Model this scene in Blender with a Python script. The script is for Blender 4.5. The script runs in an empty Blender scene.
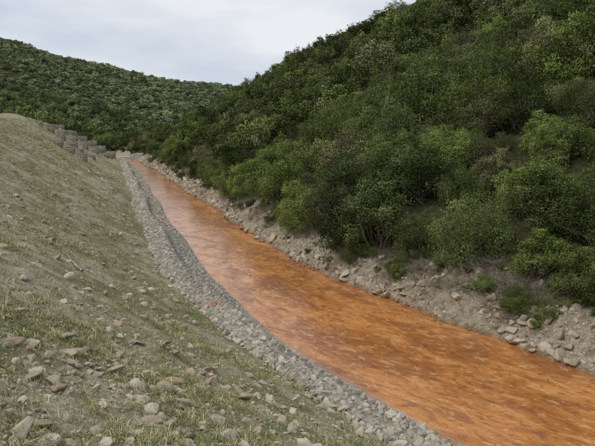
import bpy, math, numpy as np
from mathutils import Vector
rng=np.random.default_rng(7)
S=bpy.context.scene
S.view_settings.view_transform='Standard'; S.view_settings.look='None'; S.view_settings.exposure=0

# ---------------------------------------------------------------- noise
def _h(ix,iy,s):
    v=np.sin(ix*127.1+iy*311.7+s*74.7)*43758.5453
    return v-np.floor(v)
def vn(x,y,s=0):
    ix=np.floor(x); iy=np.floor(y); fx=x-ix; fy=y-iy
    fx=fx*fx*(3-2*fx); fy=fy*fy*(3-2*fy)
    a=_h(ix,iy,s); b=_h(ix+1,iy,s); c=_h(ix,iy+1,s); d=_h(ix+1,iy+1,s)
    return (a*(1-fx)+b*fx)*(1-fy)+(c*(1-fx)+d*fx)*fy-0.5
def fbm(x,y,o=4,s=0):
    r=0;a=1.0
    for i in range(o):
        r=r+a*vn(x,y,s+i); x=x*2.03+5.1; y=y*2.03+1.7; a*=.5
    return r
def sst(a,b,x):
    t=np.clip((x-a)/(b-a),0,1); return t*t*(3-2*t)
def smin(a,b,k):
    h=np.clip(.5+.5*(b-a)/k,0,1); return b*(1-h)+a*h-k*h*(1-h)

# ---------------------------------------------------------------- layout (metres, water level = 0)
LY=[-80,0,11.9,15.7,19,22.9,28,33.9,44,55,80,104.6,125,140,200,400,1600]
LX=[66,11.6,3.49,.92,-1.25,-3.35,-5.6,-7.56,-11.1,-14.5,-22.5,-30.3,-37,-47,-75,-190,-900]
RY=[-80,0,17.7,23.3,28.5,33.8,44,55.3,72.7,95,119,140,200,400,1600]
RX=[66,19.2,9.5,6.1,2.9,.05,-4.0,-7.9,-14.1,-22.4,-31,-39,-70,-185,-895]
TY=[-80,0,17.7,23.3,33.8,55.3,72.7,95,119,140,200,300,400,1600]
TX=[66,19.5,9.7,6.3,.15,-7.9,-14.1,-22.4,-31,-37,-46,-60,-75,-200]
def Lf(y): return np.interp(y,LY,LX)+.12*np.sin(y*.35)
def Rf(y): return np.interp(y,RY,RX)+ (.9*fbm(y*.16,y*0+3,3,5)+.45*fbm(y*.9,y*0,2,9))*np.clip((140-y)/40,0,1)
def Tf(y): return np.interp(y,TY,TX)
def cf(y): return np.interp(y,[10,22,30,120],[.83,.87,.94,.94])
def Wl(y): return np.interp(y,[18,27,90,120],[.62,1.35,1.35,.7])   # width of the lower wall tier
CRY=[-80,40,62,90,106,116,126,140,160]; CRZ=[9.0,8.7,8.8,9.6,9.3,7.8,5.6,1.6,1.3]
def height(x,y):
    x=np.asarray(x,float); y=np.asarray(y,float)
    L=Lf(y);R=Rf(y);T=Tf(y);c=cf(y)
    d=(L-x)*c
    n1=fbm(x*.25,y*.25,3,1); n2=fbm(x*1.6,y*1.6,4,2); n3=fbm(x*7,y*7,3,12)
    K=np.interp(y,CRY,CRZ)+.25*fbm(x*.1,y*.1,3,31)
    zl=1.02+.60*np.maximum(d-1.15,0)
    zl=smin(zl,K,1.1)
    zl=zl-(zl-2.5)*sst(34,80,d)*(zl>2.5)
    rough=sst(1.1,2.2,d)
    zl=zl+rough*(.30*n1+.14*n2+.05*n3)
    zl=np.where(d<1.05,.72,zl)
    e=(x-R)*c; eh=(x-np.maximum(R,T))*c
    wide=.75+.55*fbm(y*.25,y*0,2,8)
    zb=np.interp(e/wide,[0,.25,.8,1.6,3.0,5],[-.1,.10,.42,1.0,1.5,2.2])
    K2=np.interp(y,[-80,40,80,105,130,165,200,300,380,460],[85,72,50,37,29,26.5,24.5,17,7,2])
    K2=K2*(1+.10*fbm(x*.03,y*.03,3,40))
    eh2=np.maximum(eh-2.6,0)
    zh=smin(.58*eh2, K2,6.)
    zh=np.maximum(zh,0)+ (1.5*fbm(x*.05,y*.05,3,22))*sst(10,40,eh2)
    ridge_e=K2/.58
    zh=zh-.22*np.maximum(eh2-ridge_e-12,0)*(y>60)
    zr=zb+np.maximum(zh,-1.5)+sst(.3,1.5,e)*(.45*n1+.30*n2+.07*n3)
    bed=-.5+.4*sst(-.9,0,e)
    z=np.where(x<=L,zl,np.where(x<R,bed,zr))
    z=np.where(y>165,np.maximum(z,.3),z)
    xe=x+(300-y)*.12
    hA=np.interp(xe,[-700,-400,-300,-150,-100,-68,-52],[92,75,58,29,15,3,0])*sst(120,300,y)*(1-.75*sst(310,400,y))
    hA=hA*(1+.22*fbm(x*.02,y*.02,3,60))
    hB=np.interp(x,[-800,-295,-235,-167,-117,-47,60,300,700],[165,93,77,57,48,42,50,60,80])*sst(360,620,y)*(1-.4*sst(660,1000,y))
    hB=hB*(1+.12*fbm(x*.012,y*.012,3,70))
    far=np.maximum(hA,hB)
    return np.maximum(z,np.where(far>1,far,-9))

# ---------------------------------------------------------------- helpers
def link(o): S.collection.objects.link(o); return o
def mesh_np(name,v,f,mats=(),smooth=False):
    m=bpy.data.meshes.new(name)
    v=np.asarray(v,np.float32); f=np.asarray(f,np.int32); k=f.shape[1]
    m.vertices.add(len(v)); m.vertices.foreach_set('co',v.ravel())
    m.loops.add(f.size); m.loops.foreach_set('vertex_index',f.ravel())
    m.polygons.add(len(f)); m.polygons.foreach_set('loop_start',np.arange(0,f.size,k,dtype=np.int32))
    m.polygons.foreach_set('loop_total',np.full(len(f),k,np.int32))
    m.update(calc_edges=True)
    if smooth: m.polygons.foreach_set('use_smooth',np.ones(len(f),bool))
    for a in mats: m.materials.append(a)
    return m
def vcol(m,name,cols,dom='POINT'):
    a=m.attributes.new(name,'FLOAT_COLOR',dom)
    c=np.ones((len(cols),4),np.float32); c[:,:3]=cols
    a.data.foreach_set('color',c.ravel())

class NT:
    def __init__(s,name):
        s.m=bpy.data.materials.new(name); s.m.use_nodes=True
        s.t=s.m.node_tree; s.t.nodes.clear()
        s.out=s.n('ShaderNodeOutputMaterial')
    def n(s,t,**k):
        n=s.t.nodes.new(t)
        for a,b in k.items(): setattr(n,a,b)
        return n
    def l(s,a,b): s.t.links.new(a,b)
    def put(s,sock,v):
        if isinstance(v,bpy.types.NodeSocket): s.l(v,sock)
        elif isinstance(v,(tuple,list)) and len(v)==3 and sock.type=='RGBA': sock.default_value=(*v,1)
        else: sock.default_value=v
    def pos(s): return s.n('ShaderNodeNewGeometry').outputs['Position']
    def noise(s,sc,det=4,rough=.55,vec=None,dist=0):
        n=s.n('ShaderNodeTexNoise'); n.inputs['Scale'].default_value=sc; n.inputs['Detail'].default_value=det
        n.inputs['Roughness'].default_value=rough; n.inputs['Distortion'].default_value=dist
        s.l(vec if vec else s.pos(),n.inputs['Vector']); return n.outputs['Fac']
    def ramp(s,f,a,b,c0=0.,c1=1.):
        r=s.n('ShaderNodeMapRange'); r.interpolation_type='SMOOTHSTEP'
        r.inputs[1].default_value=a;r.inputs[2].default_value=b;r.inputs[3].default_value=c0;r.inputs[4].default_value=c1
        s.l(f,r.inputs[0]); return r.outputs[0]
    def mix(s,f,a,b,mode='MIX'):
        m=s.n('ShaderNodeMix'); m.data_type='RGBA'; m.blend_type=mode
        s.put(m.inputs[0],f); s.put(m.inputs[6],a); s.put(m.inputs[7],b); return m.outputs[2]
    def math(s,op,a,b=0.):
        m=s.n('ShaderNodeMath'); m.operation=op; s.put(m.inputs[0],a); s.put(m.inputs[1],b); return m.outputs[0]
    def attr(s,name):
        return s.n('ShaderNodeAttribute',attribute_name=name)
    def bump(s,h,st,dist):
        b=s.n('ShaderNodeBump'); b.inputs['Strength'].default_value=st; b.inputs['Distance'].default_value=dist
        s.l(h,b.inputs['Height']); return b.outputs[0]
    def bsdf(s,col,rough=.9,normal=None,spec=.2):
        b=s.n('ShaderNodeBsdfPrincipled'); s.put(b.inputs['Base Color'],col); s.put(b.inputs['Roughness'],rough)
        b.inputs['Specular IOR Level'].default_value=spec
        if normal: s.l(normal,b.inputs['Normal'])
        s.l(b.outputs[0],s.out.inputs[0]); return b
    def diff(s,col,normal=None):
        b=s.n('ShaderNodeBsdfDiffuse'); s.put(b.inputs[0],col)
        if normal: s.l(normal,b.inputs['Normal'])
        s.l(b.outputs[0],s.out.inputs[0]); return b

# ---------------------------------------------------------------- materials
def mat_ground():
    M=NT('ground_soil_gravel'); sep=M.n('ShaderNodeSeparateColor'); M.l(M.attr('zone').outputs['Color'],sep.inputs[0])
    fo,bk,ru=sep.outputs
    n1=M.noise(.35,4); n2=M.noise(3.,5,.65); n3=M.noise(18,4,.7); n4=M.noise(1.1,5,.7)
    def chips(sc):
        vo=M.n('ShaderNodeTexVoronoi'); vo.inputs['Scale'].default_value=sc; M.l(M.pos(),vo.inputs['Vector'])
        vs=M.n('ShaderNodeSeparateColor'); M.l(vo.outputs['Color'],vs.inputs[0])
        edge=M.ramp(vo.outputs['Distance'],.3,.55,1,0)
        return M.mix(vs.outputs[0],(.25,.22,.165),(.64,.59,.48)), M.math('MULTIPLY',M.ramp(vs.outputs[1],.45,.55),edge)
    soil=M.mix(M.ramp(n2,.3,.7),(.225,.185,.11),(.41,.36,.235))
    soil=M.mix(M.ramp(n3,.38,.62,0,.85),soil,(.49,.44,.32))
    soil=M.mix(M.ramp(n4,.50,.66,0,.6),soil,(.19,.16,.095))
    c1,p1=chips(9); c2,p2=chips(23)
    soil=M.mix(M.math('MULTIPLY',p2,.85),soil,c2)
    soil=M.mix(M.math('MULTIPLY',p1,.85),soil,c1)
    gm=M.math('MULTIPLY',M.ramp(M.math('ADD',M.math('MULTIPLY',n1,.55),M.math('MULTIPLY',n4,.45)),.42,.56),M.ramp(n3,.38,.58,.25,.92))
    soil=M.mix(gm,soil,(.165,.185,.068))
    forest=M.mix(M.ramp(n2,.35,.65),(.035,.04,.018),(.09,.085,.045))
    bank=M.mix(M.ramp(n2,.35,.65),(.24,.195,.135),(.52,.46,.36))
    bank=M.mix(M.ramp(n3,.4,.6,0,.7),bank,(.19,.155,.11))
    bank=M.mix(M.math('MULTIPLY',p1,.6),bank,c1)
    rust=M.mix(M.ramp(n2,.35,.65),(.20,.08,.036),(.33,.16,.08))
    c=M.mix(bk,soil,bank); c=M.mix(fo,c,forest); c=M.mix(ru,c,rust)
    hh=M.math('ADD',n2,M.math('MULTIPLY',n3,.6))
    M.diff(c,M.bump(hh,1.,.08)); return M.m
def mat_water():
    M=NT('iron_rich_water'); fl=M.attr('flow').outputs['Vector']
    mp=M.n('ShaderNodeMapping'); mp.inputs['Scale'].default_value=(.6,1.,1); mp.inputs['Rotation'].default_value=(0,0,.12); M.l(fl,mp.inputs['Vector']); v=mp.outputs[0]
    a=M.noise(.35,5,.6,v,.8); b=M.noise(1.25,7,.70,v,.5); c=M.noise(4.2,5,.7,v,.3)
    col=M.mix(M.ramp(a,.38,.62),(.34,.125,.034),(.56,.235,.066))
    col=M.mix(M.ramp(b,.53,.58,0,.55),col,(.22,.080,.030))
    col=M.mix(M.ramp(b,.39,.45,.5,0),col,(.66,.36,.15))
    col=M.mix(M.ramp(c,.56,.61,0,.6),col,(.17,.07,.03))
    col=M.mix(M.ramp(c,.38,.43,.5,0),col,(.70,.44,.24))
    h=M.math('ADD',M.math('MULTIPLY',M.noise(2.2,4,.6,v,.5),.8),M.math('MULTIPLY',M.noise(9,3,.6,v),.3))
    rg=M.ramp(b,.40,.60,.04,.22)
    bs=M.bsdf(col,rg,M.bump(h,.55,.05),.5); bs.inputs['IOR'].default_value=1.4; return M.m
def mat_rock(name,c0,c1,c2,tint=None,c3=None,tc=(.24,.12,.06)):
    M=NT(name); oi=M.n('ShaderNodeObjectInfo')
    col=M.mix(oi.outputs['Random'],c0,c1)
    n=M.noise(11,4,.7)
    if c3: col=M.mix(M.ramp(M.math('FRACT',M.math('MULTIPLY',oi.outputs['Random'],7.3)),.6,.9,0,.75),col,c3)
    col=M.mix(M.ramp(n,.42,.68,0,.7),col,c2)
    col=M.mix(M.ramp(n,.30,.42,.5,0),col,(.18,.155,.12))
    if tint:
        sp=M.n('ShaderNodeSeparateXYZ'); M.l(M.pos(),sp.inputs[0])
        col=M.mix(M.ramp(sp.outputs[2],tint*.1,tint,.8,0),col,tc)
    M.diff(col,M.bump(n,.6,.03)); return M.m
def mat_leaf(name,ca,cb,cc,lum=1.):
    M=NT(name); oi=M.n('ShaderNodeObjectInfo'); at=M.attr('tone')
    sep=M.n('ShaderNodeSeparateColor'); M.l(at.outputs['Color'],sep.inputs[0])
    wn=M.noise(.06,2,.65)
    k=M.math('ADD',M.math('MULTIPLY',oi.outputs['Random'],.7),M.math('MULTIPLY',M.ramp(wn,.3,.7),.3))
    col=M.mix(M.ramp(k,.1,.85),ca,cb)
    r2=M.math('FRACT',M.math('MULTIPLY',oi.outputs['Random'],9.7))
    col=M.mix(M.ramp(r2,.72,.95,0,.75),col,cc)
    col=M.mix(M.ramp(sep.outputs[1],.0,1.,0,.8),col,cc)
    br=M.math('MULTIPLY',M.math('ADD',M.math('MULTIPLY',sep.outputs[0],1.2),.4),lum)
    br=M.math('MULTIPLY',br,M.ramp(M.math('FRACT',M.math('MULTIPLY',oi.outputs['Random'],5.3)),0,1,.6,1.35))
    cb_=M.n('ShaderNodeCombineColor')
    for i in range(3): M.l(br,cb_.inputs[i])
    col=M.mix(1.,col,cb_.outputs[0],'MULTIPLY')
    M.diff(col); return M.m
def mat_simple(name,c0,c1,sc=8,rough=.85,spec=.2):
    M=NT(name); n=M.noise(sc,4,.6); M.bsdf(M.mix(M.ramp(n,.35,.65),c0,c1),rough,M.bump(n,.4,.01),spec); return M.m
G_=mat_ground(); W_=mat_water()
ROCK=mat_rock('weathered_limestone',(.32,.275,.20),(.58,.53,.43),(.43,.37,.27),None,(.37,.27,.18))
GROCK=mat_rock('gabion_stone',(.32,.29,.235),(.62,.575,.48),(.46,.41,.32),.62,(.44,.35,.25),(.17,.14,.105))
TROCK=mat_rock('terrace_stone',(.19,.17,.14),(.38,.35,.29),(.26,.235,.185),None,(.27,.22,.16))
BROCK=mat_rock('bank_stone',(.31,.26,.19),(.60,.54,.44),(.42,.35,.25),.22,(.44,.34,.23))
LEAF=mat_leaf('evergreen_leaves',(.060,.080,.030),(.138,.168,.050),(.17,.158,.085),1.28)
LEAFN=mat_leaf('mastic_leaves',(.060,.082,.030),(.145,.185,.050),(.18,.17,.09),1.28)
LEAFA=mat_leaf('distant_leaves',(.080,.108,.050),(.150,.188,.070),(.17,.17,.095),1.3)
LEAFF=mat_leaf('haze_tinted_leaves',(.15,.19,.105),(.22,.26,.125),(.24,.24,.16),1.25)  # distance haze of the far hill is painted into these paler leaf colours
BARK=mat_simple('bark',(.10,.08,.06),(.24,.21,.17),12)
TWIG=mat_simple('dry_twigs',(.24,.20,.15),(.46,.42,.34),6)
GRASS=mat_leaf('sparse_grass_blades',(.135,.165,.05),(.215,.235,.08),(.45,.40,.24),1.05)
WIRE=mat_simple('galvanised_wire',(.30,.30,.29),(.42,.42,.41),20,.5,.5)
CORE=mat_simple('gabion_fill',(.17,.145,.105),(.36,.32,.24),5)
CONC=mat_simple('pale_concrete',(.36,.34,.30),(.52,.50,.45),1.5)
RUST=mat_simple('rust_stained_rock',(.30,.15,.09),(.46,.27,.17),6)

# ---------------------------------------------------------------- terrain sheet
def seg(*parts):
    out=[]
    for a,b,s in parts: out+=list(np.arange(a,b,s))
    return out
Ys=seg((-80,0,4),(0,3,.3),(3,20,.1),(20,45,.22),(45,150,.6),(150,400,4),(400,700,9),(700,1700,60))+[1700]
lo=seg((-1500,-400,80),(-400,-100,12),(-100,-40,2.),(-40,-18,.45),(-18,-2,.11),(-2,0,.07))+[0]
ri=list(np.linspace(0,1,40)); ri[0]=.004
ro=seg((.0,6,.13),(6,20,.4),(20,120,2.),(120,400,8),(400,1400,60))+[1500]
Ys=np.array(Ys); nc=len(lo)+len(ri)+len(ro)
YY=np.repeat(Ys[:,None],nc,1); Lc=Lf(Ys)[:,None]; Rc=Rf(Ys)[:,None]
XX=np.concatenate([Lc+np.array(lo)[None],Lc+(Rc-Lc-.01)*np.array(ri)[None],Rc+np.array(ro)[None]],1)
ZZ=height(XX,YY)
def grid_faces(r,c):
    i=np.arange(r-1)[:,None]*c+np.arange(c-1)[None]
    return np.stack([i,i+1,i+c+1,i+c],-1).reshape(-1,4)
m=mesh_np('ground',np.stack([XX,YY,ZZ],-1).reshape(-1,3),grid_faces(len(Ys),nc),[G_],True)
e=(XX-Rf(YY))*cf(YY); dd=(Lf(YY)-XX)*cf(YY)
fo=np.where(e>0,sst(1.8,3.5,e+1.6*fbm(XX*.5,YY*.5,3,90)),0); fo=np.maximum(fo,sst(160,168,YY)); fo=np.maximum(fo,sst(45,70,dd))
fo=np.where((YY>136)&(YY<162)&(np.abs(XX-(Lf(YY)+2))<11),0,fo)
bk=np.where((e>0)|(YY>134),1,0)*(1-fo); ru=np.where((e<=.0)&(dd<0)&(YY<160),1.,0); ru=np.maximum(ru,np.where((e>0)&(YY<150),.7*(1-sst(.05,.2,ZZ)),0))
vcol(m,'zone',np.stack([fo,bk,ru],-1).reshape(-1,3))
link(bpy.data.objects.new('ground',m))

# ---------------------------------------------------------------- water
wy=np.concatenate([np.arange(-78,0,3.),np.arange(0,60,.5),np.arange(60,164,2.)]); wc=24
f=np.linspace(0,1,wc)[None]; wx=(Lf(wy)[:,None]+.02)+(Rf(wy)[:,None]+.6-Lf(wy)[:,None])*f
wY=np.repeat(wy[:,None],wc,1)
m=mesh_np('river',np.stack([wx,wY,wx*0],-1).reshape(-1,3),grid_faces(len(wy),wc),[W_],True)
a=m.attributes.new('flow','FLOAT_VECTOR','POINT')
al=np.concatenate([[0],np.cumsum(np.hypot(np.diff(wy),np.diff(np.interp(wy,LY,LX))))])
a.data.foreach_set('vector',np.stack([np.repeat(al[:,None],wc,1),(wx-Lf(wY))*.85,wx*0],-1).astype(np.float32).ravel())
link(bpy.data.objects.new('river',m))

# ---------------------------------------------------------------- instancing
def make_scatter(name,P,rot,scl,idx,coll):
    m=bpy.data.meshes.new(name); n=len(P); m.vertices.add(n)
    m.vertices.foreach_set('co',np.asarray(P,np.float32).ravel())
    for nm,ty,dat,key in (('rot','FLOAT_VECTOR',rot,'vector'),('scl','FLOAT_VECTOR',scl,'vector')):
        a=m.attributes.new(nm,ty,'POINT'); a.data.foreach_set(key,np.asarray(dat,np.float32).ravel())
    a=m.attributes.new('idx','INT','POINT'); a.data.foreach_set('value',np.asarray(idx,np.int32))
    o=link(bpy.data.objects.new(name,m))
    t=bpy.data.node_groups.new(name+'_scatter','GeometryNodeTree')
    t.interface.new_socket('Geometry',in_out='INPUT',socket_type='NodeSocketGeometry')
    t.interface.new_socket('Geometry',in_out='OUTPUT',socket_type='NodeSocketGeometry')
    N=t.nodes.new; gi=N('NodeGroupInput'); go=N('NodeGroupOutput'); ip=N('GeometryNodeInstanceOnPoints'); ci=N('GeometryNodeCollectionInfo')
    ci.inputs['Collection'].default_value=coll; ci.inputs['Separate Children'].default_value=True; ci.inputs['Reset Children'].default_value=True
    def na(nm,ty):
        x=N('GeometryNodeInputNamedAttribute'); x.data_type=ty; x.inputs['Name'].default_value=nm
        return [s for s in x.outputs if s.enabled and s.name=='Attribute'][0]
    t.links.new(gi.outputs[0],ip.inputs['Points']); t.links.new(ci.outputs[0],ip.inputs['Instance'])
    ip.inputs['Pick Instance'].default_value=True
    t.links.new(na('idx','INT'),ip.inputs['Instance Index'])
    t.links.new(na('rot','FLOAT_VECTOR'),ip.inputs['Rotation']); t.links.new(na('scl','FLOAT_VECTOR'),ip.inputs['Scale'])
    t.links.new(ip.outputs[0],go.inputs[0])
    md=o.modifiers.new('scatter','NODES'); md.node_group=t
    return o
def coll_of(name,meshes):
    c=bpy.data.collections.new(name)
    for i,m in enumerate(meshes):
        c.objects.link(bpy.data.objects.new('%s_%02d'%(name,i),m))
    return c

def prisms(p0,p1,r0,r1,k=4):
    p0=np.asarray(p0,float);p1=np.asarray(p1,float); n=len(p0)
    ax=p1-p0; ax/=np.linalg.norm(ax,axis=1)[:,None]+1e-9
    up=np.where(np.abs(ax[:,2:3])>.9,np.array([[1.,0,0]]),np.array([[0,0,1.]]))
    u=np.cross(ax,up); u/=np.linalg.norm(u,axis=1)[:,None]; w=np.cross(ax,u)
    an=np.arange(k)*2*np.pi/k
    ring=u[:,None]*np.cos(an)[None,:,None]+w[:,None]*np.sin(an)[None,:,None]
    r0=np.broadcast_to(r0,(n,))[:,None,None]; r1=np.broadcast_to(r1,(n,))[:,None,None]
    V=np.concatenate([p0[:,None]+ring*r0,p1[:,None]+ring*r1],1)
    b=np.arange(n)[:,None,None]*2*k; i=np.arange(k)
    F=np.stack([i,(i+1)%k,(i+1)%k+k,i+k],-1)[None]+b
    return V.reshape(-1,3),F.reshape(-1,4)

def shrub(name,seed,nl,leaf,R,H,mat,stems=True,nlobe=26,sprigs=120):
    r=np.random.default_rng(seed)
    az=r.uniform(0,2*np.pi,nlobe); t=r.uniform(.0,1,nlobe)
    rad=R*np.sqrt(r.uniform(.02,1,nlobe))*.78
    zz=H*(.14+.68*t*np.sqrt(np.clip(1-(rad/R)**2,0.05,1)))
    C=np.stack([rad*np.cos(az),rad*np.sin(az)*r.uniform(.8,1.1),zz],-1); lr=r.uniform(.17,.38,nlobe)*R*.95
    tone=r.uniform(.0,1.,nlobe); yl=np.where(r.random(nlobe)<.15,r.uniform(.3,.8,nlobe),0)
    P=[];Nn=[];T=[];Y=[]; cnt=0
    while cnt<nl:
        k=r.integers(0,nlobe,nl*2); d=r.normal(size=(nl*2,3)); d[:,2]+=.45; d/=np.linalg.norm(d,axis=1)[:,None]
        bumpy=1+.25*np.sin(d[:,0]*7+k)*np.sin(d[:,1]*6+k*2)+.18*np.sin(d[:,2]*11+k)
        q=C[k]+d*(lr[k]*bumpy*(1-.45*r.random(nl*2)**2.2))[:,None]*np.array([1,1,.85])
        D=np.linalg.norm(q[:,None]-C[None],axis=2)/lr[None]
        ok=(D.min(1)>.55)&(q[:,2]>.03)
        P.append(q[ok]);Nn.append(d[ok]);T.append(tone[k[ok]]);Y.append(yl[k[ok]]);cnt+=ok.sum()
    P=np.concatenate(P)[:nl];Nn=np.concatenate(Nn)[:nl];T=np.concatenate(T)[:nl];Y=np.concatenate(Y)[:nl]
    if sprigs:
        i=r.integers(0,nl,sprigs); sl=r.uniform(.15,.45,sprigs)*R*.45; dr=Nn[i]*.6+r.normal(size=(sprigs,3))*.25+np.array([0,0,.7])
        dr/=np.linalg.norm(dr,axis=1)[:,None]; m_=14; s=np.linspace(0,1,m_)
        q=P[i][:,None]+dr[:,None]*(sl[:,None]*s[None])[...,None]+r.normal(size=(sprigs,m_,3))*leaf*.55
        P=np.concatenate([P,q.reshape(-1,3)]);Nn=np.concatenate([Nn,np.repeat(dr,m_,0)+r.normal(size=(sprigs*m_,3))*.5])
        T=np.concatenate([T,np.repeat(np.clip(T[i]+.25,0,1),m_)]);Y=np.concatenate([Y,np.repeat(Y[i],m_)])
    n=len(P); Nn=Nn+r.normal(size=(n,3))*.5; Nn/=np.linalg.norm(Nn,axis=1)[:,None]
    a=np.cross(Nn,r.normal(size=(n,3))); a/=np.linalg.norm(a,axis=1)[:,None]; b=np.cross(Nn,a)
    s=leaf*r.uniform(.6,1.3,n)[:,None]; wdt=r.uniform(.4,.65,n)[:,None]
    V=np.stack([P-a*s*.5,P+b*s*wdt*.5+Nn*s*.08,P+a*s*.5-Nn*s*.12,P-b*s*wdt*.5+Nn*s*.08],1).reshape(-1,3)
    F=np.arange(n*4).reshape(-1,4)
    T=np.clip(T*.7+r.uniform(-.25,.5,n),0,1); nleaf=n
    if stems:
        base=np.stack([r.normal(size=nlobe)*.12*R,r.normal(size=nlobe)*.12*R,np.full(nlobe,-.3)],-1)
        mid=base*.5+C*.45+r.normal(size=(nlobe,3))*.06*R; 
        v1,f1=prisms(base,mid,.03*R,.018*R,5); v2,f2=prisms(mid,C,.018*R,.008*R,5)
        tw=r.integers(0,nl,160)
        kk=np.argmin(np.linalg.norm(P[tw][:,None]-C[None],axis=2),1)
        v3,f3=prisms(C[kk],P[tw],.006*R,.003*R,5)
        o=len(V); F=np.concatenate([F,f1+o,f2+o+len(v1),f3+o+len(v1)+len(v2)]); V=np.concatenate([V,v1,v2,v3])
    m=mesh_np(name,V,F,[mat,BARK])
    mi=np.zeros(len(F),np.int32); mi[nleaf:]=1; m.polygons.foreach_set('material_index',mi)
    tc=np.zeros((len(F),3)); tc[:nleaf,0]=T; tc[:nleaf,1]=Y
    vcol(m,'tone',tc,'FACE'); return m

near=[shrub('near_shrub_%d'%i,100+i,19000,.072+.012*(i%3),2.1,[3.6,3.0,4.2,2.8,3.4][i],LEAFN,True,34,260) for i in range(5)]
midm=[shrub('mid_shrub_%d'%i,200+i,3400,.19,1.9,[3.1,2.6,3.6,2.3,2.9][i],LEAF,True,20,60) for i in range(5)]
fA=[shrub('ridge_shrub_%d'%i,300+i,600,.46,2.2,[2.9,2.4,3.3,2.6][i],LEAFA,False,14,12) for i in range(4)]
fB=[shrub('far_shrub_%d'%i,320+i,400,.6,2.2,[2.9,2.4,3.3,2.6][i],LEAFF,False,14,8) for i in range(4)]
CN=coll_of('near_shrubs',near); CM=coll_of('mid_shrubs',midm); CA=coll_of('ridge_shrubs',fA); CFa=coll_of('far_shrubs',fB)
def jgrid(x0,x1,y0,y1,s):
    gx,gy=np.meshgrid(np.arange(x0,x1,s),np.arange(y0,y1,s)); n=gx.size
    return gx.ravel()+rng.uniform(-.48,.48,n)*s, gy.ravel()+rng.uniform(-.48,.48,n)*s
def put_shrubs(name,x,y,nv,coll,s0,s1,sink=.15,hs=(.8,1.25)):
    n=len(x); s=(s0+(s1-s0)*rng.random(n)**1.7)*(1+.35*fbm(x*.07,y*.07,2,77)); z=height(x,y)-sink
    scl=np.stack([s,s*rng.uniform(.85,1.15,n),s*rng.uniform(*hs,n)],-1)
    rot=np.stack([rng.normal(size=n)*.08,rng.normal(size=n)*.08,rng.uniform(0,6.28,n)],-1)
    return make_scatter(name,np.stack([x,y,z],-1),rot,scl,rng.integers(0,nv,n),coll)
def eoff(x,y): return (x-np.maximum(Rf(y),Tf(y)*(y>119)-999*(y<=119)))*cf(y)
x,y=jgrid(-40,90,-6,66,2.1); e_=eoff(x,y)
k=(e_>4.2)&(np.hypot(x,y)<60)&(np.hypot(x,y)>11)&(x<y*1.0+16)
put_shrubs('hillside_maquis_shrubs',x[k],y[k],5,CN,.6,1.35)
x,y=jgrid(-80,200,30,420,2.55); e_=eoff(x,y)
k=(e_>4.0)&(np.hypot(x,y)>=60)&(np.hypot(x,y)<190)&(x<y*.8+12)&(e_<95)
put_shrubs('hillside_maquis_shrubs',x[k],y[k],5,CM,.6,1.45)
x,y=jgrid(-130,260,150,460,3.0); e_=eoff(x,y)
k=(e_>2)&(np.hypot(x,y)>=190)&(e_<110)&(x<y*.8)
put_shrubs('hillside_maquis_shrubs',x[k],y[k],4,CA,.65,1.35)
x,y=jgrid(-150,-30,138,235,2.7); L=Lf(y);R=Rf(y)
k=((x<L-9.5)|((x>R+1.2)&(x<Tf(y)+5))|(y>163))&(x<Tf(y)+5)
put_shrubs('valley_maquis_shrubs',x[k],y[k],5,CM,.6,1.3)
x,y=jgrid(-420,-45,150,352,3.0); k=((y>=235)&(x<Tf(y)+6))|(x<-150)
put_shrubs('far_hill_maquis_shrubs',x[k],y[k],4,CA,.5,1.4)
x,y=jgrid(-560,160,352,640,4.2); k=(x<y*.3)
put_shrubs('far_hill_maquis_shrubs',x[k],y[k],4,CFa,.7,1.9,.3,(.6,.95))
kinds=['mastic_shrub','wild_olive_shrub','strawberry_tree_shrub']
yy=1.0; i=0
while yy<132:
    ed=rng.uniform(1.5,3.1) if yy<75 else rng.uniform(2.2,3.5)
    if 30<yy<75: ed-=.2
    s=(.5+.75*rng.random()**1.3)*(1.1 if yy<40 else .95); ed+=(s-.8)*1.4
    if 21<yy<31: s*=1.15
    X=float(Rf(np.array([yy]))[0])+ed/float(cf(yy)); 
    o=link(bpy.data.objects.new(kinds[i%3],near[int(rng.integers(0,5))]))
    o.location=(X+.4,yy,float(height(X+.4,yy))-.15); o.rotation_euler=(rng.normal()*.06,rng.normal()*.06,rng.uniform(0,6.28))
    o.scale=(s,s,s*rng.uniform(.8,1.2)); yy+=rng.uniform(1.2,2.5); i+=1

# ---------------------------------------------------------------- rocks
import bmesh
def stone(name,seed,mat,flat=.7,n=13):
    r=np.random.default_rng(seed); bm=bmesh.new()
    for p in r.normal(size=(n,3)):
        p=p/np.linalg.norm(p)*r.uniform(.8,1.1); bm.verts.new((p[0]*.55,p[1]*.45,p[2]*.42*flat))
    res=bmesh.ops.convex_hull(bm,input=bm.verts)
    bmesh.ops.delete(bm,geom=[v for v in bm.verts if not v.link_faces],context='VERTS')
    bmesh.ops.bevel(bm,geom=bm.edges[:],offset=.035,segments=1,affect='EDGES')
    m=bpy.data.meshes.new(name); bm.to_mesh(m); bm.free(); m.materials.append(mat); return m
CR=coll_of('slope_stones',[stone('slope_stone_%d'%i,i,ROCK,.7,11+i) for i in range(8)])
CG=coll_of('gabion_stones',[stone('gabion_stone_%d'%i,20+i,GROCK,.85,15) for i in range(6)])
CTe=coll_of('terrace_stones',[stone('terrace_stone_%d'%i,80+i,TROCK,.85,15) for i in range(6)])
CB=coll_of('bank_stones',[stone('bank_stone_%d'%i,40+i,BROCK,.8,12) for i in range(7)])
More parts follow.
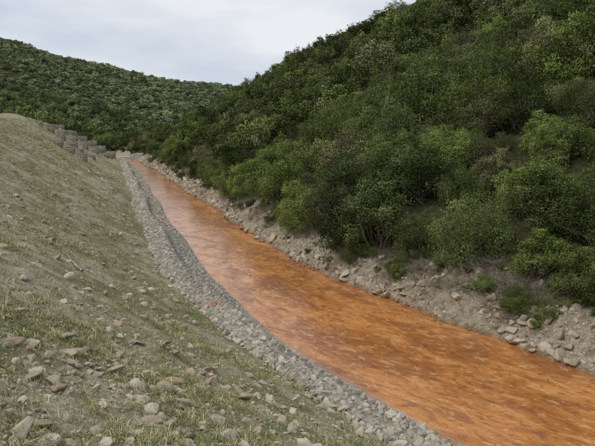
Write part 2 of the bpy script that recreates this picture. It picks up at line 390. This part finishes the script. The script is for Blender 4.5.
def put_stones(name,x,y,z,s,nv,coll,tilt=.5):
    n=len(x); rot=np.stack([rng.normal(size=n)*tilt,rng.normal(size=n)*tilt,rng.uniform(0,6.28,n)],-1)
    scl=s[:,None]*rng.uniform(.7,1.3,(n,3))
    return make_scatter(name,np.stack([x,y,z],-1),rot,scl,rng.integers(0,nv,n),coll)
def polar(n,r0,r1,a0,a1):
    r=np.exp(rng.uniform(math.log(r0),math.log(r1),n)); a=np.radians(rng.uniform(a0,a1,n)); return r*np.sin(a),r*np.cos(a),r
x,y,r=polar(110000,2.2,100,-52,38); d=(Lf(y)-x)*cf(y)
dens=.3+1.*sst(-.2,.35,fbm(x*.4,y*.4,3,14))+.7*(1-sst(1,4,d)); k=(d>1.05)&(d<26)&(rng.random(len(x))<dens)
x,y,r,d=x[k],y[k],r[k],d[k]
s=np.minimum(.012*rng.pareto(1.65,len(x))+.012,.2)*(1+r*.04); s=np.minimum(s,.34)
put_stones('slope_gravel',x,y,height(x,y)+s*.06,s,8,CR,.35)
x,y,r=polar(380,3,60,-55,35); d=(Lf(y)-x)*cf(y);k=(d>1.3)&(d<16); x,y=x[k],y[k]
s=.06+.15*rng.random(len(x))**2.5; put_stones('slope_rocks',x,y,height(x,y)+s*.02,s,8,CR,.3)

# gabion wall (two tiers)
gy=np.arange(-30,140,.5); V=[]
for yv in gy:
    L0=float(Lf(yv)); c=float(cf(yv)); w=float(Wl(yv))
    for p in [(-1.05,.4),(-1.05,1.04),(-.5,1.06),(0,1.02),(.02,.40),(w,.36),(w+.04,-.6)]: V.append((L0+p[0]/c,yv,p[1]))
m=mesh_np('core',V,grid_faces(len(gy),7),[CORE])
wall=link(bpy.data.objects.new('gabion_wall',None)); o=link(bpy.data.objects.new('core',m)); o.parent=wall
P=[];Ss=[]
def strip(n,fr,zf,sz,low=False,pw=1.,patch=False):
    y=np.exp(rng.uniform(math.log(14),math.log(150),n))-10
    a=rng.uniform(0,1,n)
    if patch:
        k=rng.random(n)<.35+1.1*sst(-.2,.3,fbm(y*.7,a*3,3,66)); y,a=y[k],a[k]; n=len(y)
    a=fr[0]+(fr[1]-fr[0])*a
    if low: a=a*Wl(y)
    x=Lf(y)+a/cf(y); z=zf(a,n); P.append(np.stack([x,y,z],-1)); Ss.append((sz[0]+(sz[1]-sz[0])*rng.random(n)**pw)*(1+y*.006))
strip(14000,(-1.15,.03),lambda a,n:1.045+np.maximum(-a-1.1,0)*.5+rng.normal(size=n)*.015,(.04,.30),False,2.4,True)
strip(5000,(0.0,.07),lambda a,n:rng.uniform(.36,1.03,n),(.10,.24))
strip(9000,(0.05,1.),lambda a,n:.37+rng.normal(size=n)*.02,(.07,.24),True,1.5)
strip(3500,(1.0,1.05),lambda a,n:rng.uniform(-.1,.36,n),(.12,.24),True)
P=np.concatenate(P);Ss=np.concatenate(Ss)
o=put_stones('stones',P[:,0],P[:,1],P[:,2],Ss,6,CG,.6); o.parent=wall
a0=[];a1=[]
def wp(al,t):
    L0=Lf(al); w=Wl(al)
    off=np.where(t<1.05,-1.05+(t/1.05)*1.13,np.where(t<1.7,.09,np.where(t<2.3,.10+(w-.02)*(t-1.7)/.6,w+.1)))
    zz=np.interp(t,[0,.1,1.05,1.7,2.3,2.9],[1.06,1.13,1.12,.47,.45,-.1])
    return np.stack([L0+off/cf(al),al,zz],-1)
st=.12
yy_=np.arange(3,42,st*.9); ts=np.arange(0,2.9,st*.5)
A,B=np.meshgrid(yy_,ts,indexing='ij'); par=(np.arange(len(ts))%2)[None]*st*.45
for sg in (-1,1):
    p=wp((A+par)[:,:-1],B[:,:-1]); nxt=(A+par)[:,:-1]+sg*st*.45
    q=wp(nxt,B[:,1:]); a0.append(p.reshape(-1,3)); a1.append(q.reshape(-1,3))
v,f_=prisms(np.concatenate(a0),np.concatenate(a1),.002,.002,3)
o=link(bpy.data.objects.new('wire_mesh',mesh_np('wire_mesh',v,f_,[WIRE]))); o.parent=wall
a0=[];a1=[]
yv=np.arange(3,140,.5)
for t in (0.08,1.05,1.7,2.3):
    p=wp(yv,np.full(len(yv),t)); a0.append(p[:-1]);a1.append(p[1:])
for yv_ in np.arange(4,138,2.):
    t=np.array([0.05,1.04,1.69,2.29,2.9]); p=wp(np.full(5,yv_),t); a0.append(p[:-1]);a1.append(p[1:])
v,f_=prisms(np.concatenate(a0),np.concatenate(a1),.006,.006,4)
o=link(bpy.data.objects.new('selvedge_wire',mesh_np('selvedge_wire',v,f_,[WIRE]))); o.parent=wall
ro_=link(bpy.data.objects.new('rust_stained_boulder',stone('rust_stained_boulder',91,RUST,.45,14)))
ro_.location=(float(Lf(21.9))-.75,21.9,1.1); ro_.scale=(1.0,.75,.5)

def basket_run(name,pts,w,h,seed):
    """row of stone-filled baskets along pts (x,y,ztop)"""
    root=link(bpy.data.objects.new(name,None)); r=np.random.default_rng(seed)
    pts=np.array(pts,float); V=[];F=[];sp=[];ss=[]
    wires0=[];wires1=[]
    for i in range(len(pts)-1):
        a,b=pts[i],pts[i+1]; dv=b-a; ln=np.hypot(dv[0],dv[1]); t=np.array([dv[0],dv[1],0])/ln; nn=np.array([-t[1],t[0],0])
        zt=(a[2]+b[2])/2+r.normal()*.07; a_=np.array([a[0],a[1],0])+t*.04; b_=np.array([b[0],b[1],0])-t*.04
        c=[p+nn*sg*w/2 for p in (a_,b_) for sg in (-1,1)]
        o=len(V)
        for z in (zt-h,zt):
            for p in c: V.append((p[0],p[1],z))
        F+=[[o+4,o+5,o+7,o+6],[o,o+2,o+3,o+1],[o,o+1,o+5,o+4],[o+2,o+6,o+7,o+3],[o,o+4,o+6,o+2],[o+1,o+3,o+7,o+5]]
        n=int(ln*w*20+ln*h*26)
        u=r.uniform(0,1,n); sd=r.integers(0,4,n)
        for k in range(n):
            p=a_+(b_-a_)*u[k]
            if sd[k]<2: q=p+nn*r.uniform(-w/2,w/2); z=zt
            else: q=p+nn*(w/2 if sd[k]==2 else -w/2); z=zt-r.uniform(0,h)
            sp.append((q[0],q[1],z)); ss.append(r.uniform(.14,.28))
        cc=[np.array([p[0],p[1],z]) for z in (zt+.07,zt-h) for p in (a_-nn*w*.56,a_+nn*w*.56,b_+nn*w*.56,b_-nn*w*.56)]
        for p,q in ((0,1),(1,2),(2,3),(3,0),(0,4),(1,5),(2,6),(3,7)): wires0.append(cc[p]);wires1.append(cc[q])
    o=link(bpy.data.objects.new('core',mesh_np('core',V,F,[CORE]))); o.parent=root
    sp=np.array(sp); o=put_stones('stones',sp[:,0],sp[:,1],sp[:,2],np.array(ss),6,CTe,1.2); o.parent=root
    v,f=prisms(np.array(wires0),np.array(wires1),.012,.012,4)
    o=link(bpy.data.objects.new('wire_frame',mesh_np('wire_frame',v,f,[WIRE]))); o.parent=root
def slope_pt(y,d,dz): 
    X=float(Lf(y)-d/cf(y)); return (X,y,float(height(X,y))+dz)
for j,(yv,d0,d1) in enumerate([(88,7.5,15.5),(93,6.4,15.6),(98,4.9,15),(103,3.2,14.5),(108,2.6,13.5),(113,2.2,11.6),(118,2,10),(123,2,8)]):
    basket_run('gabion_terrace',[slope_pt(yv+.5*(d-d0),d,.2+.04*j) for d in np.arange(d0,d1,1.7)],.7,1.1,500+j)
for j,(yv,d0) in enumerate([(70,5.6),(74.5,5.9),(79,5.0)]):
    basket_run('gabion_step',[slope_pt(yv+.6*q,d,.16) for q,d in enumerate(np.arange(d0,d0+4.4,1.4))],.7,.9,520+j)
# pale concrete weir closing the visible reach
def weir():
    root=link(bpy.data.objects.new('concrete_weir',None)); bm=bmesh.new()
    xl=float(Lf(136))-4.5; xr=float(Rf(136))+1.6
    prof=[(xl,1.9),(xl+3.2,1.8),(xl+4.2,.95),(xr-3.0,.85),(xr-2.,1.6),(xr,1.7)]
    fr=[bm.verts.new((px,134.5+.12*(px-xl),pz)) for px,pz in prof]+[bm.verts.new((px,134.3+.12*(px-xl),-.5)) for px,pz in prof]
    bk_=[bm.verts.new((v.co.x,v.co.y+2.2,v.co.z)) for v in fr]; n=len(prof)
    for i in range(n-1):
        bm.faces.new([fr[i],fr[i+n],fr[i+1+n],fr[i+1]]); bm.faces.new([bk_[i+1],bk_[i+1+n],bk_[i+n],bk_[i]]); bm.faces.new([fr[i],fr[i+1],bk_[i+1],bk_[i]])
    bm.faces.new([fr[0],bk_[0],bk_[n],fr[n]]); bm.faces.new([fr[n-1],fr[2*n-1],bk_[2*n-1],bk_[n-1]])
    bmesh.ops.bevel(bm,geom=bm.edges[:],offset=.05,segments=1,affect='EDGES')
    m=bpy.data.meshes.new('weir_body'); bm.to_mesh(m); bm.free(); m.materials.append(CONC)
    o=link(bpy.data.objects.new('weir_body',m)); o.parent=root
weir()

# ---------------------------------------------------------------- right bank stones, brush
n=40000; y=np.exp(rng.uniform(math.log(22),math.log(145),n))-14; e_=np.abs(rng.normal(size=n))*1.5+rng.uniform(-.1,.3,n)
k=(e_<4.)&(rng.random(n)<.2+.9*sst(-.25,.3,fbm(y*.5,e_*.8,3,15))); y,e_=y[k],e_[k]
x=Rf(y)+e_/cf(y); s=np.minimum(.02*rng.pareto(1.35,len(x))+.02,.42)*(1+y*.008)
put_stones('bank_rubble',x,y,height(x,y)+s*.05,s,7,CB,.7)
n=60; y=np.exp(rng.uniform(math.log(20),math.log(120),n))-6; e_=rng.uniform(.1,2.,n); x=Rf(y)+e_/cf(y); s=rng.uniform(.3,.75,n)
put_stones('bank_boulders',x,y,height(x,y)+s*.02,s,7,CB,.5)
n=170; y=rng.uniform(8,90,n); fr=rng.beta(2.6,.8,n); x=Lf(y)+1.8+(Rf(y)-Lf(y)-1.8)*fr; s=rng.uniform(.05,.18,n)
put_stones('stones_in_river',x,y,x*0,s,7,CB,.5)
def brush(name,seed,mat,nt=90,R=.6,th=.006):
    r=np.random.default_rng(seed); b=np.stack([r.normal(size=nt)*.15,r.normal(size=nt)*.15,r.uniform(-.05,.1,nt)],-1)
    dr=r.normal(size=(nt,3)); dr[:,2]=np.abs(dr[:,2])*.7+.1; dr/=np.linalg.norm(dr,axis=1)[:,None]
    m1=b+dr*r.uniform(.3,.6,nt)[:,None]*R; d2=dr+r.normal(size=(nt,3))*.5; m2=m1+d2*r.uniform(.2,.5,nt)[:,None]*R
    d3=dr+r.normal(size=(nt,3))*.7; m3=m1+d3*r.uniform(.2,.5,nt)[:,None]*R
    v1,f1=prisms(b,m1,th,th*.7,3);v2,f2=prisms(m1,m2,th*.7,th*.3,3);v3,f3=prisms(m1,m3,th*.6,th*.3,3)
    return mesh_np(name,np.concatenate([v1,v2,v3]),np.concatenate([f1,f2+len(v1),f3+len(v1)+len(v2)]),[mat])
CT=coll_of('dry_brush_parts',[brush('dry_brush_%d'%i,600+i,TWIG,70,.75,.008) for i in range(4)])
n=1300; y=np.exp(rng.uniform(math.log(22),math.log(130),n))-14; e_=rng.normal(size=n)*.8+2.0; k=(e_>.6)&(fbm(y*.35,e_*.5,2,16)>-.08); y,e_=y[k],e_[k]; x=Rf(y)+e_/cf(y)
s=rng.uniform(.3,1.1,len(x))
make_scatter('dry_brush',np.stack([x,y,height(x,y)],-1),np.stack([rng.normal(size=len(x))*.4,rng.normal(size=len(x))*.4,rng.uniform(0,6.28,len(x))],-1),np.stack([s,s,s*.6],-1),rng.integers(0,4,len(x)),CT)
n=420; y=np.exp(rng.uniform(math.log(22),math.log(130),n))-14; e_=rng.normal(size=n)*.7+2.0; k=(e_>.8); y,e_=y[k],e_[k]; x=Rf(y)+e_/cf(y)
put_shrubs('bank_undergrowth',x,y,5,CN,.08,.34,.03,(.7,1.2))
def tuft(name,seed,mat,nb=34,h=.10,w=.0045,R=.07,dry=.2):
    r=np.random.default_rng(seed); V=[];F=[];T=[]
    for i in range(nb):
        p=np.array([r.normal()*R*.5,r.normal()*R*.5,-.01]); a=r.uniform(0,6.28); ln=h*r.uniform(.4,1.2); le=r.uniform(.2,1.3)
        d=np.array([math.cos(a),math.sin(a),0]); sd=np.array([-d[1],d[0],0])*w
        m_=p+d*ln*.3*le+np.array([0,0,ln*.6]); t=p+d*ln*.9*le+np.array([0,0,ln*(1-.4*le)])
        o=len(V); V+=[p-sd,p+sd,m_+sd*.8,m_-sd*.8,t+sd*.2,t-sd*.2]; F+=[[o,o+1,o+2,o+3],[o+3,o+2,o+4,o+5]]
        dv=(1. if r.random()<dry else 0.); T+=[(r.uniform(.2,.9),dv,0)]*2
    m=mesh_np(name,np.array(V),np.array(F),[mat]); vcol(m,'tone',np.array(T),'FACE'); return m
CGr=coll_of('grass_tufts',[tuft('grass_tuft_%d'%i,700+i,GRASS,[30,20,36,14][i],[.05,.08,.035,.10][i],.003,[.08,.09,.13,.07][i],[.3,.6,.1,.9][i]) for i in range(4)])
x,y,r=polar(110000,2.2,80,-52,38); d=(Lf(y)-x)*cf(y)
g=fbm(x*.35,y*.35,4,44)+.35*fbm(x*2.5,y*2.5,2,45); k=(d>1.4)&(d<22)&(rng.random(len(x))<.12+.85*sst(-.12,.3,g)); x,y,r,d=x[k],y[k],r[k],d[k]
s=rng.uniform(.4,1.25,len(x))*(.75+r*.045); n=len(x)
make_scatter('sparse_grass',np.stack([x,y,height(x,y)],-1),np.stack([x*0,x*0,rng.uniform(0,6.28,n)],-1),np.stack([s,s,s*.8],-1),rng.integers(0,4,n),CGr)
pts=[]; b0=np.array([-6.3,16.5]); b1=np.array([-7.6,18.6])
pp=[b0+(b1-b0)*t+rng.normal(size=2)*.05 for t in np.linspace(0,1,7)]
pp=np.array([(p[0],p[1],float(height(p[0],p[1]))+.06) for p in pp])
v,f_=prisms(pp[:-1],pp[1:],np.linspace(.035,.018,6),np.linspace(.032,.015,6),6)
link(bpy.data.objects.new('fallen_branch',mesh_np('fallen_branch',v,f_,[TWIG])))

# ---------------------------------------------------------------- light
w=bpy.data.worlds.new('World'); S.world=w; w.use_nodes=True; t=w.node_tree; t.nodes.clear()
el,azs=math.radians(52),math.radians(250)
sky=t.nodes.new('ShaderNodeTexSky'); sky.sky_type='NISHITA'; sky.sun_disc=False; sky.sun_elevation=el; sky.sun_rotation=azs
tc=t.nodes.new('ShaderNodeTexCoord'); mp=t.nodes.new('ShaderNodeMapping'); mp.inputs['Scale'].default_value=(1,1,3.2)
n1=t.nodes.new('ShaderNodeTexNoise'); n1.inputs['Scale'].default_value=3.2; n1.inputs['Detail'].default_value=6; n1.inputs['Roughness'].default_value=.5
r1=t.nodes.new('ShaderNodeMapRange'); r1.inputs[1].default_value=.38; r1.inputs[2].default_value=.62
mc=t.nodes.new('ShaderNodeMix'); mc.data_type='RGBA'; mc.inputs[6].default_value=(6.2,6.8,7.8,1); mc.inputs[7].default_value=(8.7,8.9,9.2,1)
mx=t.nodes.new('ShaderNodeMix'); mx.data_type='RGBA'; mx.inputs[0].default_value=.92
bg=t.nodes.new('ShaderNodeBackground'); bg.inputs[1].default_value=.1; ou=t.nodes.new('ShaderNodeOutputWorld')
K=t.links.new; K(tc.outputs['Generated'],mp.inputs[0]); K(mp.outputs[0],n1.inputs['Vector']); K(n1.outputs['Fac'],r1.inputs[0]); K(r1.outputs[0],mc.inputs[0])
K(sky.outputs[0],mx.inputs[6]); K(mc.outputs[2],mx.inputs[7]); K(mx.outputs[2],bg.inputs[0]); K(bg.outputs[0],ou.inputs[0])
su=bpy.data.lights.new('sun','SUN'); su.energy=1.5; su.angle=math.radians(10); su.color=(1,.94,.85)
so=link(bpy.data.objects.new('sun',su))
dv=Vector((math.sin(azs)*math.cos(el),math.cos(azs)*math.cos(el),math.sin(el)))
so.rotation_euler=dv.to_track_quat('Z','Y').to_euler()
cam=bpy.data.cameras.new('camera'); cam.lens=35.3; cam.sensor_width=36; cam.clip_start=.05; cam.clip_end=5000
co=link(bpy.data.objects.new('camera',cam)); co.location=(0,0,8); co.rotation_euler=(math.radians(90-9.5),0,0); S.camera=co
